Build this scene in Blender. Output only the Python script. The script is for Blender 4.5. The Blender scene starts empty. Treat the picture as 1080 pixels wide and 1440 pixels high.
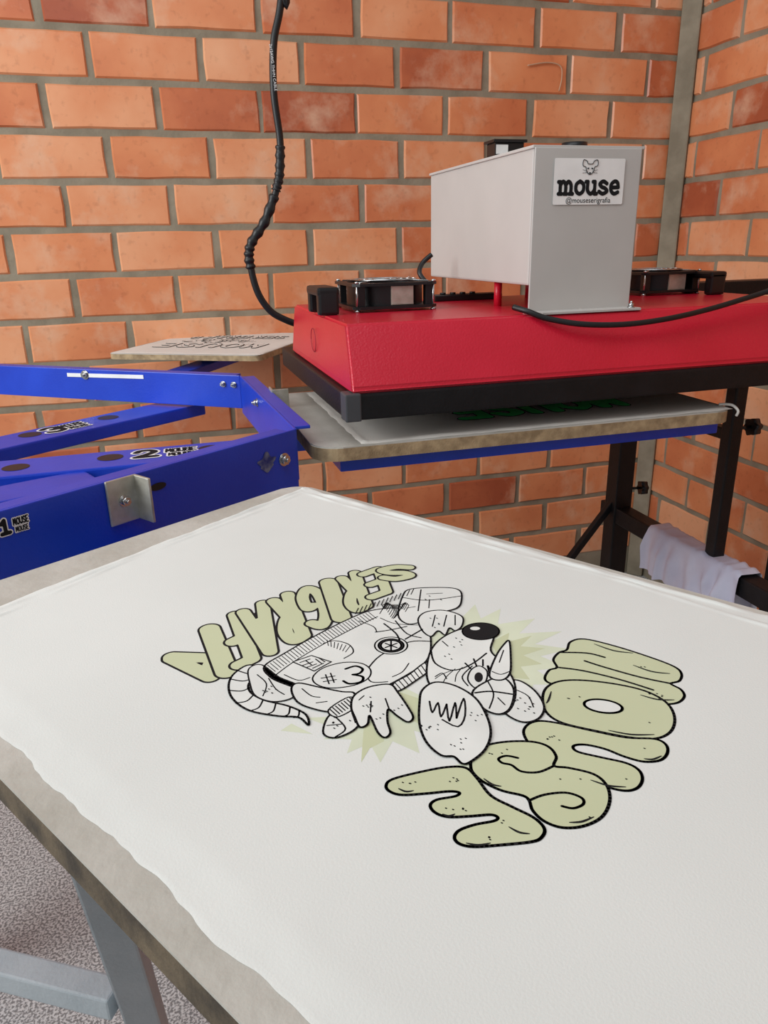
import bpy, bmesh, math, random
import numpy as np
from mathutils import Vector, Matrix, noise
random.seed(4)
sc = bpy.context.scene
COL = sc.collection
try:
    sc.view_settings.view_transform = 'Standard'
    sc.view_settings.look = 'None'
except Exception:
    pass

# ------------------------------------------------------------ camera
CAM = Vector((0, 0, 1.185)); F = 1040.0
Zc = Vector((-65, 2880, 1040)).normalized()
Xc = Vector((3850, 463, -1040)).normalized()
Xc = (Xc - Zc * Xc.dot(Zc)).normalized()
Yc = Zc.cross(Xc)
M = Matrix((Xc, Yc, Zc))
cd = bpy.data.cameras.new('camera'); cam = bpy.data.objects.new('camera', cd); COL.objects.link(cam)
cd.sensor_fit = 'VERTICAL'; cd.sensor_height = 36; cd.lens = 26; cd.clip_start = 0.01
cam.matrix_world = Matrix.Translation(CAM) @ M.to_4x4()
sc.camera = cam

def U(px, py, z=None, y=None, x=None):
    d = M @ Vector((px - 540, 720 - py, -F))
    if z is not None: t = (z - CAM.z) / d.z
    elif y is not None: t = (y - CAM.y) / d.y
    else: t = (x - CAM.x) / d.x
    return CAM + d * t

# ------------------------------------------------------------ materials
def lin(c):
    r = []
    for v in c:
        v /= 255.0
        r.append(v / 12.92 if v <= 0.04045 else ((v + 0.055) / 1.055) ** 2.4)
    return tuple(r) + (1,)

def mat(name, col, rough=0.5, metal=0.0, col2=None, nscale=20, bump=0.0, bscale=200, contrast=(0.35, 0.65), spec=None):
    m = bpy.data.materials.new(name); m.use_nodes = True
    nt = m.node_tree; b = nt.nodes['Principled BSDF']
    b.inputs['Base Color'].default_value = lin(col)
    b.inputs['Roughness'].default_value = rough; b.inputs['Metallic'].default_value = metal
    if spec is not None: b.inputs['Specular IOR Level'].default_value = spec
    tc = nt.nodes.new('ShaderNodeTexCoord')
    n = nt.nodes.new('ShaderNodeTexNoise'); n.inputs['Scale'].default_value = nscale; n.inputs['Detail'].default_value = 6
    nt.links.new(tc.outputs['Object'], n.inputs['Vector'])
    r = nt.nodes.new('ShaderNodeValToRGB')
    r.color_ramp.elements[0].position = contrast[0]; r.color_ramp.elements[1].position = contrast[1]
    r.color_ramp.elements[0].color = lin(col)
    if col2 is None: col2 = tuple(min(255, v * 1.05 + 2) for v in col)
    r.color_ramp.elements[1].color = lin(col2)
    nt.links.new(n.outputs['Fac'], r.inputs['Fac']); nt.links.new(r.outputs['Color'], b.inputs['Base Color'])
    if bump:
        n2 = nt.nodes.new('ShaderNodeTexNoise'); n2.inputs['Scale'].default_value = bscale; n2.inputs['Detail'].default_value = 4
        nt.links.new(tc.outputs['Object'], n2.inputs['Vector'])
        bp = nt.nodes.new('ShaderNodeBump'); bp.inputs['Strength'].default_value = bump; bp.inputs['Distance'].default_value = 0.002
        nt.links.new(n2.outputs['Fac'], bp.inputs['Height']); nt.links.new(bp.outputs['Normal'], b.inputs['Normal'])
    return m

BLUE = mat('blue_paint', (16, 56, 182), 0.35, 0, (24, 68, 200), 8, 0.12, 300)
BLUE_D = mat('blue_paint_worn', (22, 45, 120), 0.5, 0, (120, 130, 150), 90)
RED = mat('red_paint', (194, 22, 46), 0.3, 0, (206, 28, 54), 6, 0.2, 350)
REDD = mat('red_dark', (150, 30, 50), .5)
BLACK = mat('black_paint', (15, 15, 17), 0.45, 0, (22, 22, 25), 30, 0.25, 300, spec=.3)
BLACKM = mat('black_plastic', (16, 16, 18), 0.4)
RUB = mat('black_rubber', (14, 14, 16), 0.45)
GREYCAP = mat('grey_corner', (66, 68, 72), 0.5)
GREYBOX = mat('grey_powder_coat', (192, 190, 186), 0.5, 0, (196, 194, 190), 12, 0.12, 1400)
STEEL = mat('galvanised_steel', (175, 172, 158), 0.45, 0.6, (200, 198, 186), 60, 0.2, 200)
CHROME = mat('chrome', (190, 190, 190), 0.25, 1.0)
LEG = mat('grey_leg_paint', (162, 170, 175), 0.5, 0, (176, 182, 186), 20, 0.2, 300)
FAB = mat('white_fabric', (220, 222, 218), 0.9, 0, (226, 228, 224), 5, 0.08, 900, spec=.2)
FAB2 = mat('white_fabric_back', (224, 220, 213), 0.9, 0, (232, 229, 222), 6, 0.15, 600, spec=.2)
TOPG = mat('board_top', (176, 173, 163), 0.55, 0, (198, 195, 187), 14, 0.3, 150)
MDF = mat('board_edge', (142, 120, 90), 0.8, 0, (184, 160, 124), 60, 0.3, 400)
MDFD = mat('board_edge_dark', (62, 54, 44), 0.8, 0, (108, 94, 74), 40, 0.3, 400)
INK = mat('black_ink', (26, 26, 28), 0.8, spec=.2)
GREEN = mat('green_ink', (199, 204, 168), 0.9, 0, (204, 209, 174), 10, spec=.2)
PALEG = mat('pale_green_ink', (208, 214, 190), 0.9, spec=.2)
WINK = mat('white_ink', (220, 222, 218), 0.9, spec=.2)
WHITE = mat('white_vinyl', (232, 232, 230), 0.5)
WIREC = mat('painted_wire', (190, 150, 120), 0.7)
LAV = mat('lavender_cloth', (200, 199, 218), 0.9, 0, (216, 215, 230), 12, 0.4, 90)
MINT = mat('mint_ink', (70, 250, 140), 0.8)

def brickmat():
    m = bpy.data.materials.new('fired_brick'); m.use_nodes = True
    nt = m.node_tree; b = nt.nodes['Principled BSDF']
    at = nt.nodes.new('ShaderNodeAttribute'); at.attribute_name = 'tone'
    tc = nt.nodes.new('ShaderNodeTexCoord')
    n0 = nt.nodes.new('ShaderNodeTexNoise'); n0.inputs['Scale'].default_value = 5; n0.inputs['Detail'].default_value = 4
    nt.links.new(tc.outputs['Object'], n0.inputs['Vector'])
    ma = nt.nodes.new('ShaderNodeMath'); ma.operation = 'MULTIPLY_ADD'; ma.inputs[1].default_value = 1.0; ma.inputs[2].default_value = -.5
    nt.links.new(n0.outputs['Fac'], ma.inputs[0])
    mb = nt.nodes.new('ShaderNodeMath'); mb.operation = 'ADD'; nt.links.new(at.outputs['Fac'], mb.inputs[0]); nt.links.new(ma.outputs[0], mb.inputs[1])
    r = nt.nodes.new('ShaderNodeValToRGB'); cr = r.color_ramp
    cr.elements[0].position = 0; cr.elements[0].color = lin((170, 86, 56))
    cr.elements[1].position = 1; cr.elements[1].color = lin((238, 174, 132))
    e = cr.elements.new(0.3); e.color = lin((202, 114, 74))
    e = cr.elements.new(0.62); e.color = lin((224, 142, 96))
    nt.links.new(mb.outputs[0], r.inputs['Fac'])
    n = nt.nodes.new('ShaderNodeTexNoise'); n.inputs['Scale'].default_value = 8; n.inputs['Detail'].default_value = 6; n.inputs['Roughness'].default_value = .6
    nt.links.new(tc.outputs['Object'], n.inputs['Vector'])
    r2 = nt.nodes.new('ShaderNodeValToRGB')
    r2.color_ramp.elements[0].position = .52; r2.color_ramp.elements[0].color = (0, 0, 0, 1)
    r2.color_ramp.elements[1].position = .72; r2.color_ramp.elements[1].color = (.55, .55, .55, 1)
    nt.links.new(n.outputs['Fac'], r2.inputs['Fac'])
    mx = nt.nodes.new('ShaderNodeMixRGB'); mx.inputs[2].default_value = lin((230, 194, 164))
    nt.links.new(r2.outputs['Color'], mx.inputs[0]); nt.links.new(r.outputs['Color'], mx.inputs[1])
    n3 = nt.nodes.new('ShaderNodeTexNoise'); n3.inputs['Scale'].default_value = 60; n3.inputs['Detail'].default_value = 4
    nt.links.new(tc.outputs['Object'], n3.inputs['Vector'])
    r3 = nt.nodes.new('ShaderNodeValToRGB')
    r3.color_ramp.elements[0].position = .28; r3.color_ramp.elements[0].color = (.74, .70, .68, 1)
    r3.color_ramp.elements[1].position = .42; r3.color_ramp.elements[1].color = (1, 1, 1, 1)
    nt.links.new(n3.outputs['Fac'], r3.inputs['Fac'])
    mu = nt.nodes.new('ShaderNodeMixRGB'); mu.blend_type = 'MULTIPLY'; mu.inputs[0].default_value = .5
    nt.links.new(mx.outputs[0], mu.inputs[1]); nt.links.new(r3.outputs['Color'], mu.inputs[2])
    nt.links.new(mu.outputs[0], b.inputs['Base Color'])
    b.inputs['Roughness'].default_value = .36
    bp = nt.nodes.new('ShaderNodeBump'); bp.inputs['Strength'].default_value = .3; bp.inputs['Distance'].default_value = .003
    n4 = nt.nodes.new('ShaderNodeTexNoise'); n4.inputs['Scale'].default_value = 16; n4.inputs['Detail'].default_value = 5
    nt.links.new(tc.outputs['Object'], n4.inputs['Vector'])
    nt.links.new(n4.outputs['Fac'], bp.inputs['Height']); nt.links.new(bp.outputs['Normal'], b.inputs['Normal'])
    return m
BRICK = brickmat()
MORTAR = mat('mortar', (130, 120, 102), 0.9, 0, (152, 142, 123), 14, 0.5, 120)
FLOORM = mat('terrazzo', (120, 121, 122), 0.55, 0, (200, 201, 201), 230, 0.1, 200, contrast=(.44, .56))

# ------------------------------------------------------------ helpers
ROOTS = {}
def thing(name, label, cat, loc, group=None):
    o = bpy.data.objects.new(name, None); COL.objects.link(o); o.location = loc
    o.empty_display_size = 0.05
    o['label'] = label; o['category'] = cat
    if group: o['group'] = group
    ROOTS[o] = Vector(loc)
    return o

def obj(name, bm, mats, parent=None, label=None, cat=None, group=None, kind=None):
    if not isinstance(mats, (list, tuple)): mats = [mats]
    me = bpy.data.meshes.new(name)
    o = bpy.data.objects.new(name, me); COL.objects.link(o)
    if parent is not None:
        off = ROOTS[parent]
        o.parent = parent
    else:
        xs = [v.co.x for v in bm.verts]; ys = [v.co.y for v in bm.verts]; zs = [v.co.z for v in bm.verts]
        off = Vector(((min(xs)+max(xs))/2, (min(ys)+max(ys))/2, min(zs)))
        if kind == 'structure': off = Vector((0, 0, 0))
        o.location = off
    ROOTS[o] = Vector(off)
    bmesh.ops.translate(bm, verts=bm.verts, vec=-Vector(off))
    bm.to_mesh(me); bm.free()
    for m in mats: me.materials.append(m)
    if label: o['label'] = label
    if cat: o['category'] = cat
    if group: o['group'] = group
    if kind: o['kind'] = kind
    return o

def B(): return bmesh.new()

def merge(bm, t, mi=0):
    mp = {}
    for v in t.verts: mp[v] = bm.verts.new(v.co)
    for f in t.faces:
        try:
            nf = bm.faces.new([mp[v] for v in f.verts]); nf.material_index = mi if mi else f.material_index; nf.smooth = f.smooth
        except ValueError: pass
    t.free()

def box(bm, c, s, bev=0.0, rz=0.0, rot=None, mi=0):
    t = bmesh.new()
    bmesh.ops.create_cube(t, size=1)
    bmesh.ops.scale(t, vec=s, verts=t.verts)
    if bev: bmesh.ops.bevel(t, geom=list(t.edges), offset=bev, segments=2, affect='EDGES', profile=0.6)
    R = rot if rot is not None else Matrix.Rotation(rz, 3, 'Z')
    for v in t.verts: v.co = R @ v.co + Vector(c)
    merge(bm, t, mi)

def bar(bm, p0, p1, w, h, bev=0.001, up=Vector((0, 0, 1)), mi=0):
    p0 = Vector(p0); p1 = Vector(p1); d = (p1 - p0); L = d.length; d.normalize()
    s = d.cross(up)
    if s.length < 1e-4: s = d.cross(Vector((0, 1, 0)))
    s.normalize(); u = s.cross(d)
    R = Matrix((d, s, u)).transposed()
    box(bm, (p0 + p1) / 2, (L, w, h), bev, rot=R, mi=mi)

def cyl(bm, p0, p1, r, n=20, r2=None, mi=0):
    p0 = Vector(p0); p1 = Vector(p1); d = (p1 - p0).normalized()
    a = d.orthogonal().normalized(); b = d.cross(a); r2 = r if r2 is None else r2
    A = []; Bv = []
    for i in range(n):
        t = 2 * math.pi * i / n; k = a * math.cos(t) + b * math.sin(t)
        A.append(bm.verts.new(p0 + k * r)); Bv.append(bm.verts.new(p1 + k * r2))
    for i in range(n):
        f = bm.faces.new((A[i], A[(i+1) % n], Bv[(i+1) % n], Bv[i])); f.smooth = True; f.material_index = mi
    bm.faces.new(A[::-1]).material_index = mi; bm.faces.new(Bv).material_index = mi

def catmull(pts, n=8, closed=False):
    pts = [Vector(p) for p in pts]; out = []; L = len(pts)
    rng = range(L if closed else L - 1)
    for i in rng:
        if closed: p0, p1, p2, p3 = pts[(i-1) % L], pts[i], pts[(i+1) % L], pts[(i+2) % L]
        else: p0, p1, p2, p3 = pts[max(i-1, 0)], pts[i], pts[i+1], pts[min(i+2, L-1)]
        for k in range(n):
            t = k / n
            out.append(0.5*((2*p1)+(p2-p0)*t+(2*p0-5*p1+4*p2-p3)*t*t+(3*p1-p0-3*p2+p3)*t**3))
    if not closed: out.append(pts[-1])
    return out

def tube(bm, pts, r, n=10, smooth=8, mi=0):
    P = catmull(pts, smooth) if smooth else [Vector(p) for p in pts]
    rad = r if callable(r) else (lambda t: r)
    prev = None; rings = []
    for i, p in enumerate(P):
        d = (P[min(i+1, len(P)-1)] - P[max(i-1, 0)]).normalized()
        if prev is None: a = d.orthogonal().normalized()
        else:
            a = prev - d * prev.dot(d); a.normalize()
        prev = a; b = d.cross(a); rr = rad(i / (len(P)-1))
        rings.append([bm.verts.new(p + (a*math.cos(2*math.pi*k/n) + b*math.sin(2*math.pi*k/n))*rr) for k in range(n)])
    for i in range(len(rings)-1):
        for k in range(n):
            f = bm.faces.new((rings[i][k], rings[i][(k+1) % n], rings[i+1][(k+1) % n], rings[i+1][k])); f.smooth = True; f.material_index = mi
    bm.faces.new(rings[0][::-1]); bm.faces.new(rings[-1])

def prism(bm, pts, z0, z1, mi_top=0, mi_side=0):
    lo = [bm.verts.new((p[0], p[1], z0)) for p in pts]; hi = [bm.verts.new((p[0], p[1], z1)) for p in pts]
    n = len(pts)
    f = bm.faces.new(hi); f.material_index = mi_top
    f2 = bm.faces.new(lo[::-1]); f2.material_index = mi_side
    for i in range(n):
        g = bm.faces.new((lo[i], lo[(i+1) % n], hi[(i+1) % n], hi[i])); g.material_index = mi_side

def rrect(O, a, b, la, lb, rad, n=8):
    O = Vector(O[:2]); a = Vector(a[:2]); b = Vector(b[:2]); out = []
    cs = [((rad, rad), 180), ((la-rad, rad), 270), ((la-rad, lb-rad), 0), ((rad, lb-rad), 90)]
    for (cu, cv), st in cs:
        for k in range(n+1):
            t = math.radians(st + 90*k/n)
            out.append(O + a*(cu + rad*math.cos(t)) + b*(cv + rad*math.sin(t)))
    if a.cross(b) < 0: out.reverse()
    return out

def bolt(bm, p, d, r=0.006):
    p = Vector(p); d = Vector(d).normalized()
    cyl(bm, p, p + d*0.0015, r*1.35, 16)
    cyl(bm, p + d*0.0015, p + d*0.006, r, 6)
    cyl(bm, p + d*0.006, p + d*0.009, r*0.45, 10)

def text_bm(s, size, offset=0.0, space=1.0):
    c = bpy.data.curves.new('tmp', 'FONT'); c.body = s; c.size = size; c.offset = offset
    c.align_x = 'CENTER'; c.align_y = 'CENTER'; c.space_character = space
    o = bpy.data.objects.new('tmp', c); COL.objects.link(o)
    dg = bpy.context.evaluated_depsgraph_get()
    me = bpy.data.meshes.new_from_object(o.evaluated_get(dg))
    t = bmesh.new(); t.from_mesh(me)
    bpy.data.objects.remove(o); bpy.data.meshes.remove(me); bpy.data.curves.remove(c)
    return t
def put_text(bm, s, size, origin, xd, yd, off=0.0, mi=0, lift=0.0, space=1.0):
    t = text_bm(s, size, off, space); xd = Vector(xd).normalized(); yd = Vector(yd).normalized(); n = xd.cross(yd)
    for v in t.verts: v.co = Vector(origin) + xd*v.co.x + yd*v.co.y + n*lift
    for f in t.faces: f.material_index = mi
    merge(bm, t, mi)

# clean union of round strokes as one flat face set (distance field + marching squares)
def sdf_fill(bm, polys, r, P, mi=0, cell=.001, rib=None):
    segs = []
    for pl in polys:
        for a, b in zip(pl[:-1], pl[1:]): segs.append((a[0], a[1], b[0], b[1]))
    S = np.array(segs)
    x0 = min(S[:, 0].min(), S[:, 2].min()) - r - 2*cell; x1 = max(S[:, 0].max(), S[:, 2].max()) + r + 2*cell
    y0 = min(S[:, 1].min(), S[:, 3].min()) - r - 2*cell; y1 = max(S[:, 1].max(), S[:, 3].max()) + r + 2*cell
    xs = np.arange(x0, x1+cell, cell); ys = np.arange(y0, y1+cell, cell)
    X, Y = np.meshgrid(xs, ys); D_ = np.full(X.shape, 1e9)
    for ax, ay, bx, by in S:
        vx, vy = bx-ax, by-ay; L2 = vx*vx+vy*vy + 1e-14
        t = np.clip(((X-ax)*vx+(Y-ay)*vy)/L2, 0, 1)
        D_ = np.minimum(D_, np.hypot(X-ax-t*vx, Y-ay-t*vy))
    V = r - D_
    def face(pts):
        f = bm.faces.new([bm.verts.new(P(x, y)) for x, y in pts]); f.material_index = mi
    ny, nx = V.shape; ins = V > 0
    for j in range(ny-1):
        run = None
        for i in range(nx):
            full = i < nx-1 and ins[j, i] and ins[j, i+1] and ins[j+1, i] and ins[j+1, i+1]
            if full:
                if run is None: run = i
                continue
            if run is not None:
                face([(xs[run], ys[j]), (xs[i], ys[j]), (xs[i], ys[j+1]), (xs[run], ys[j+1])]); run = None
            if i == nx-1: break
            if not (ins[j, i] or ins[j, i+1] or ins[j+1, i] or ins[j+1, i+1]): continue
            cs = [(i, j), (i+1, j), (i+1, j+1), (i, j+1)]; out = []
            for k in range(4):
                (ia, ja), (ib, jb) = cs[k], cs[(k+1) % 4]; va, vb = V[ja, ia], V[jb, ib]
                if va > 0: out.append((xs[ia], ys[ja]))
                if (va > 0) != (vb > 0):
                    t = va/(va-vb); out.append((xs[ia]+(xs[ib]-xs[ia])*t, ys[ja]+(ys[jb]-ys[ja])*t))
            if len(out) >= 3: face(out)

GL = {
 'S': [[(.9,.8),(.6,1),(.2,.85),(.3,.58),(.7,.42),(.85,.15),(.45,0),(.1,.15)]],
 'E': [[(.9,1),(.15,1)],[(.15,1),(.15,0)],[(.15,0),(.9,0)],[(.15,.5),(.75,.5)]],
 'R': [[(.15,0),(.15,1)],[(.15,1),(.65,1),(.85,.75),(.6,.5),(.2,.48)],[(.45,.5),(.85,0)]],
 'I': [[(.5,0),(.5,1)]],
 'G': [[(.9,.85),(.5,1),(.12,.75),(.12,.25),(.5,0),(.88,.15),(.85,.45),(.55,.45)]],
 'A': [[(.1,0),(.5,1)],[(.5,1),(.9,0)],[(.28,.32),(.72,.32)]],
 'F': [[(.15,0),(.15,1)],[(.15,1),(.9,1)],[(.15,.5),(.75,.5)]],
 'M': [[(.05,0),(.15,1)],[(.15,1),(.5,.3)],[(.5,.3),(.85,1)],[(.85,1),(.95,0)]],
 'O': [[(.5,1),(.12,.75),(.12,.25),(.5,0),(.88,.25),(.88,.75),(.5,1)]],
 'U': [[(.12,1),(.12,.3),(.5,0),(.88,.3),(.88,1)]],
 '1': [[(.3,.75),(.55,1)],[(.55,1),(.55,0)],[(.25,0),(.85,0)]],
 '2': [[(.15,.75),(.3,.97),(.65,.97),(.82,.72),(.6,.4),(.15,.02)],[(.15,.02),(.88,.02)]],
 '3': [[(.15,.85),(.45,1),(.78,.85),(.7,.58),(.45,.52)],[(.45,.52),(.78,.42),(.82,.15),(.45,0),(.12,.15)]],
 'm': [[(.12,0),(.12,.95)],[(.12,.7),(.35,.98),(.58,.7),(.58,0)],[(.58,.7),(.81,.98),(1.04,.7),(1.04,0)],[(-.02,0),(.26,0)],[(.46,0),(.7,0)],[(.92,0),(1.2,0)],[(-.04,.95),(.12,.95)]],
 'o': [[(.45,1),(.14,.75),(.14,.25),(.45,0),(.76,.25),(.76,.75),(.45,1)]],
 'u': [[(.12,.97),(.12,.3),(.38,.0),(.62,.15),(.74,.4)],[(.74,.97),(.74,0)],[(-.04,.97),(.12,.97)],[(.58,.97),(.74,.97)],[(.74,0),(.92,0)]],
 's': [[(.74,.82),(.42,1),(.12,.8),(.3,.56),(.6,.44),(.78,.2),(.42,0),(.08,.18)]],
 'e': [[(.14,.5),(.78,.52)],[(.78,.52),(.68,.9),(.42,1),(.14,.75),(.14,.28),(.42,0),(.76,.12)]],
}
WD = {'m': 1.36, 'o': 1.02, 'u': 1.06, 's': 1.0, 'e': 1.0, 'I': .55, 'M': 1.25}
def sdf_word(bm, word, size, origin, xd, yd, r, lift=0.0, mi=0, cell=None, sp=1.18, wid=1.0):
    xd = Vector(xd).normalized(); yd = Vector(yd).normalized(); n = xd.cross(yd); o = Vector(origin)
    ws = [WD.get(c, sp) * size * wid for c in word]; x = -sum(ws)/2 + size*.06
    for c, w in zip(word, ws):
        polys = []
        for st in GL[c]:
            q = [(x + p[0]*size*wid, (p[1]-.5)*size) for p in st]
            if len(q) > 2: q = [(v.x, v.y) for v in catmull([Vector(p) for p in q], 6)]
            polys.append(q)
        sdf_fill(bm, polys, r, lambda a, b: o + xd*a + yd*b + n*lift, mi, cell or size/40)
        x += w

# ------------------------------------------------------------ room
D = 2.2; CH = 0.114; BL = 0.262; MT = 0.016
XW = U(957, 200, y=D).x
zref = U(180, 322, y=D).z
phA = U(165, 350, y=D).x; phB = U(238, 290, y=D).x
def brickwall(name, P, u0, u1, z0, z1, pa, pb, cut0, cut1):
    bm = B(); tone = bm.verts.layers.float.new('tone')
    def quad(vs, mi, tn=0.5):
        V = []
        for v in vs:
            w = bm.verts.new(v); w[tone] = tn; V.append(w)
        f = bm.faces.new(V); f.material_index = mi
    quad([P(u0, z0, 0), P(u1, z0, 0), P(u1, z1, 0), P(u0, z1, 0)], 1)
    k0 = math.floor((z0 - zref) / CH); k1 = math.ceil((z1 - zref) / CH)
    for k in range(k0, k1):
        zb = zref + k*CH + MT/2; zt = zref + (k+1)*CH - MT/2
        if zb < z0 or zt > z1: continue
        ph = pa if (k % 2) else pb
        ph += random.uniform(-.012, .012)
        i0 = math.floor((u0 - ph)/BL)-1
        u = ph + i0*BL
        while u < u1:
            a = u + MT/2 + random.uniform(-.004, .004); b = u + BL - MT/2 + random.uniform(-.004, .004); u += BL
            a = max(a, cut0); b = min(b, cut1)
            if b - a < .03: continue
            tn = min(.98, max(0.3, random.gauss(.62, .17)))
            if random.random() < .10: tn = random.uniform(.05, .28)
            j = lambda s=.0026: random.uniform(-s, s)
            dp = .0045 + random.uniform(-.001, .002); e = .004
            q = []
            for fu, fv in ((0,0),(.33,0),(.66,0),(1,0),(1,.5),(1,1),(.66,1),(.33,1),(0,1),(0,.5)):
                q.append((a+(b-a)*fu+j(.0018), zb+(zt-zb)*fv+j(.0018)))
            mx_, mz_ = (a+b)/2, (zb+zt)/2
            O_ = [bm.verts.new(P(x, z, 0)) for x, z in q]
            I_ = [bm.verts.new(P(x+e*(1 if x < mx_ else -1)*(abs(x-mx_) > (b-a)*.4), z+e*(1 if z < mz_ else -1)*(abs(z-mz_) > (zt-zb)*.3), dp)) for (x, z) in q]
            for w in O_ + I_: w[tone] = tn
            n = len(q)
            bm.faces.new(I_)
            for m_ in range(n): bm.faces.new((O_[m_], O_[(m_+1) % n], I_[(m_+1) % n], I_[m_]))
    return obj(name, bm, [BRICK, MORTAR], kind='structure')
brickwall('wall_back', lambda u, z, d: Vector((u, D - d, z)), -2.4, XW, 0, 2.7, phA, phB, -9, XW-.042)
brickwall('wall_right', lambda u, z, d: Vector((XW - d, D - u, z)), 0, 3.4, 0, 2.7, .09, .22, .042, 9)
bm = B(); box(bm, (-.2, .4, -.01), (4.6, 3.8, .02)); 
obj('floor', bm, FLOORM, kind='structure')
bm = B(); bar(bm, (XW-.018, D-.018, 0), (XW-.018, D-.018, 2.7), .056, .044, .006, up=Vector((1, 1, 0)))
obj('trim_1', bm, MORTAR, kind='structure')
bm = B(); tube(bm, [U(742, 92, y=D-.012), U(770, 88, y=D-.012), U(788, 93, y=D-.012), U(790, 110, y=D-.012), U(786, 128, y=D-.012)], .002, 6)
obj('wall_wire', bm, WIREC, label='thin pale wire looping across the brick wall above the grey box', cat='wire')

# ------------------------------------------------------------ near board axes
ZB = 0.95; TH = 0.018
c1 = U(418, 680, z=ZB); rgt = U(1080, 861, z=ZB)
r1 = (rgt - c1).normalized(); s1 = Vector((r1.y, -r1.x, 0))
if s1.x > 0: s1 = -s1
W1 = (U(0, 1093, z=ZB) - c1).dot(s1); L1 = .60

# ------------------------------------------------------------ carousel
ZR = 0.976
V12 = U(415, 603, z=ZR); V23 = U(338, 528, z=ZR)
xm = (V12.x + V23.x)/2; cy = (V12.y + V23.y)/2
e1 = (U(0, 718, z=ZR) - V12); SL1 = e1.length + .15; e1.normalize(); n1 = Vector((-e1.y, e1.x, 0))
if n1.y > 0: n1 = -n1
P12 = Vector((V12.x, V12.y, 0)); P23 = Vector((V23.x, V23.y, 0))
e3 = U(0, 514, z=ZR) - V23; SL3 = e3.length + .12; e3.normalize(); n3 = Vector((e3.y, -e3.x, 0))
if n3.y < 0: n3 = -n3
d2 = (P23-P12).normalized(); n2 = Vector((d2.y, -d2.x, 0))
if n2.x < 0: n2 = -n2
CX = xm - .66; CY = cy
car = thing('printing_carousel', 'bright blue steel polygon carousel frame with numbered arms left of the press', 'screen printing carousel', (CX, CY, 0))
ring = [(P12 + e1*SL1, P12, n1, .088, -1), (P12, P23, n2, .066, 1), (P23, P23 + e3*SL3, n3, .058, 1)]
beams = []
for p, q, n, hh, fs in ring:
    d = (q-p).normalized(); zc_ = Vector((0, 0, ZR-hh/2))
    bm = B()
    bar(bm, p + zc_ + d*.001, q + zc_ - d*.001, .004, hh, .0012)
    bar(bm, p + n*fs*.012 + Vector((0,0,ZR-.0022)) + d*.012, q + n*fs*.012 + Vector((0,0,ZR-.0022)) - d*.012, .020, .004, .001)
    beams.append((obj('frame_beam', bm, BLUE, car), p + zc_, q + zc_, n, d))
def decal(bm, num, pc, pl, d, s, k=1.0):
    sdf_word(bm, num, .036*k, pc, d, s, .0085*k, 0, 0, .0012); sdf_word(bm, num, .036*k, pc, d, s, .0052*k, .0003, 1, .0010)
    sdf_word(bm, 'MOUSE', .018*k, pl + s*.008*k, d, s, .0040*k, 0, 0, .0008, 1.1, .42); sdf_word(bm, 'MOUSE', .018*k, pl + s*.008*k, d, s, .0016*k, .0003, 1, .0006, 1.1, .42)
    sdf_word(bm, 'MOUSE', .014*k, pl - s*.014*k, d, s, .0036*k, .0001, 0, .0008, 1.1, .45); sdf_word(bm, 'MOUSE', .014*k, pl - s*.014*k, d, s, .0012*k, .0004, 1, .0006, 1.1, .45)
def arm(pA, pB, z, width, h, holes, decals):
    a = U(pA[0], pA[1], z=z); b = U(pB[0], pB[1], z=z); d = (b-a).normalized(); s = Vector((-d.y, d.x, 0))
    bm = B(); bar(bm, a - d*.22 - Vector((0,0,h/2)), b - Vector((0,0,h/2)), width, h, .003)
    o = obj('arm', bm, BLUE, car)
    for hx, hy in holes:
        pc = U(hx, hy, z=z+.0004); bm = B()
        vs = [bm.verts.new(pc + d*(.0175*math.cos(t)) + s*(.0175*math.sin(t))) for t in [2*math.pi*i/24 for i in range(24)]]
        bm.faces.new(vs); obj('hole', bm, RUB, o)
    for num, nx, ny, lx, ly in decals:
        bm = B(); decal(bm, num, U(nx, ny, z=z+.0005), U(lx, ly, z=z+.0005), d, s)
        obj('number_decal', bm, [WHITE, INK], o)
    return o
arm((0, 659), (372, 625), .915, .088, .024, [(22, 657), (155, 643), (296, 630)], [('2', 206, 638, 254, 634)])
arm((0, 622), (268, 563.5), .914, .082, .022, [(42, 611), (152, 587)], [('3', 76, 604, 104, 598)])
arm((0, 694), (130, 668), .912, .070, .022, [], [])
bm = B(); cyl(bm, (CX, CY, 0.0), (CX, CY, .03), .08, 28); cyl(bm, (CX, CY, 0.03), (CX, CY, .885), .05, 28); cyl(bm, (CX, CY, .885), (CX, CY, .890), .11, 28)
obj('hub_column', bm, BLUE, car)
def beam_pt(bi, px, py, inner):
    ob, p, q, n, d = beams[bi]
    sgn = -1 if inner else 1
    ray = (M @ Vector((px-540, 720-py, -F)))
    pl = p + n*sgn*.0022
    t = (pl - CAM).dot(n)/ray.dot(n)
    return CAM + ray*t, n*sgn, ob, d
for bi, px, py, inn, rr in ((2, 120, 527, True, .0065), (2, 314, 540, True, .004), (2, 329, 541, True, .004), (1, 362, 566, True, .005), (0, 399, 646, False, .006)):
    pt, nn, ob, dd = beam_pt(bi, px, py, inn); bm = B(); bolt(bm, pt, nn, rr); obj('bolt', bm, CHROME, ob)
bm = B(); p0, nn, ob, dd = beam_pt(2, 95, 527, True); p1, _, _, _ = beam_pt(2, 202, 530, True)
bar(bm, p0 + nn*.0006, p1 + nn*.0006, .0012, .007, 0); obj('slot', bm, WHITE, ob)
bm = B(); pt, nn, ob, dd = beam_pt(0, 375, 650, False)
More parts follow.
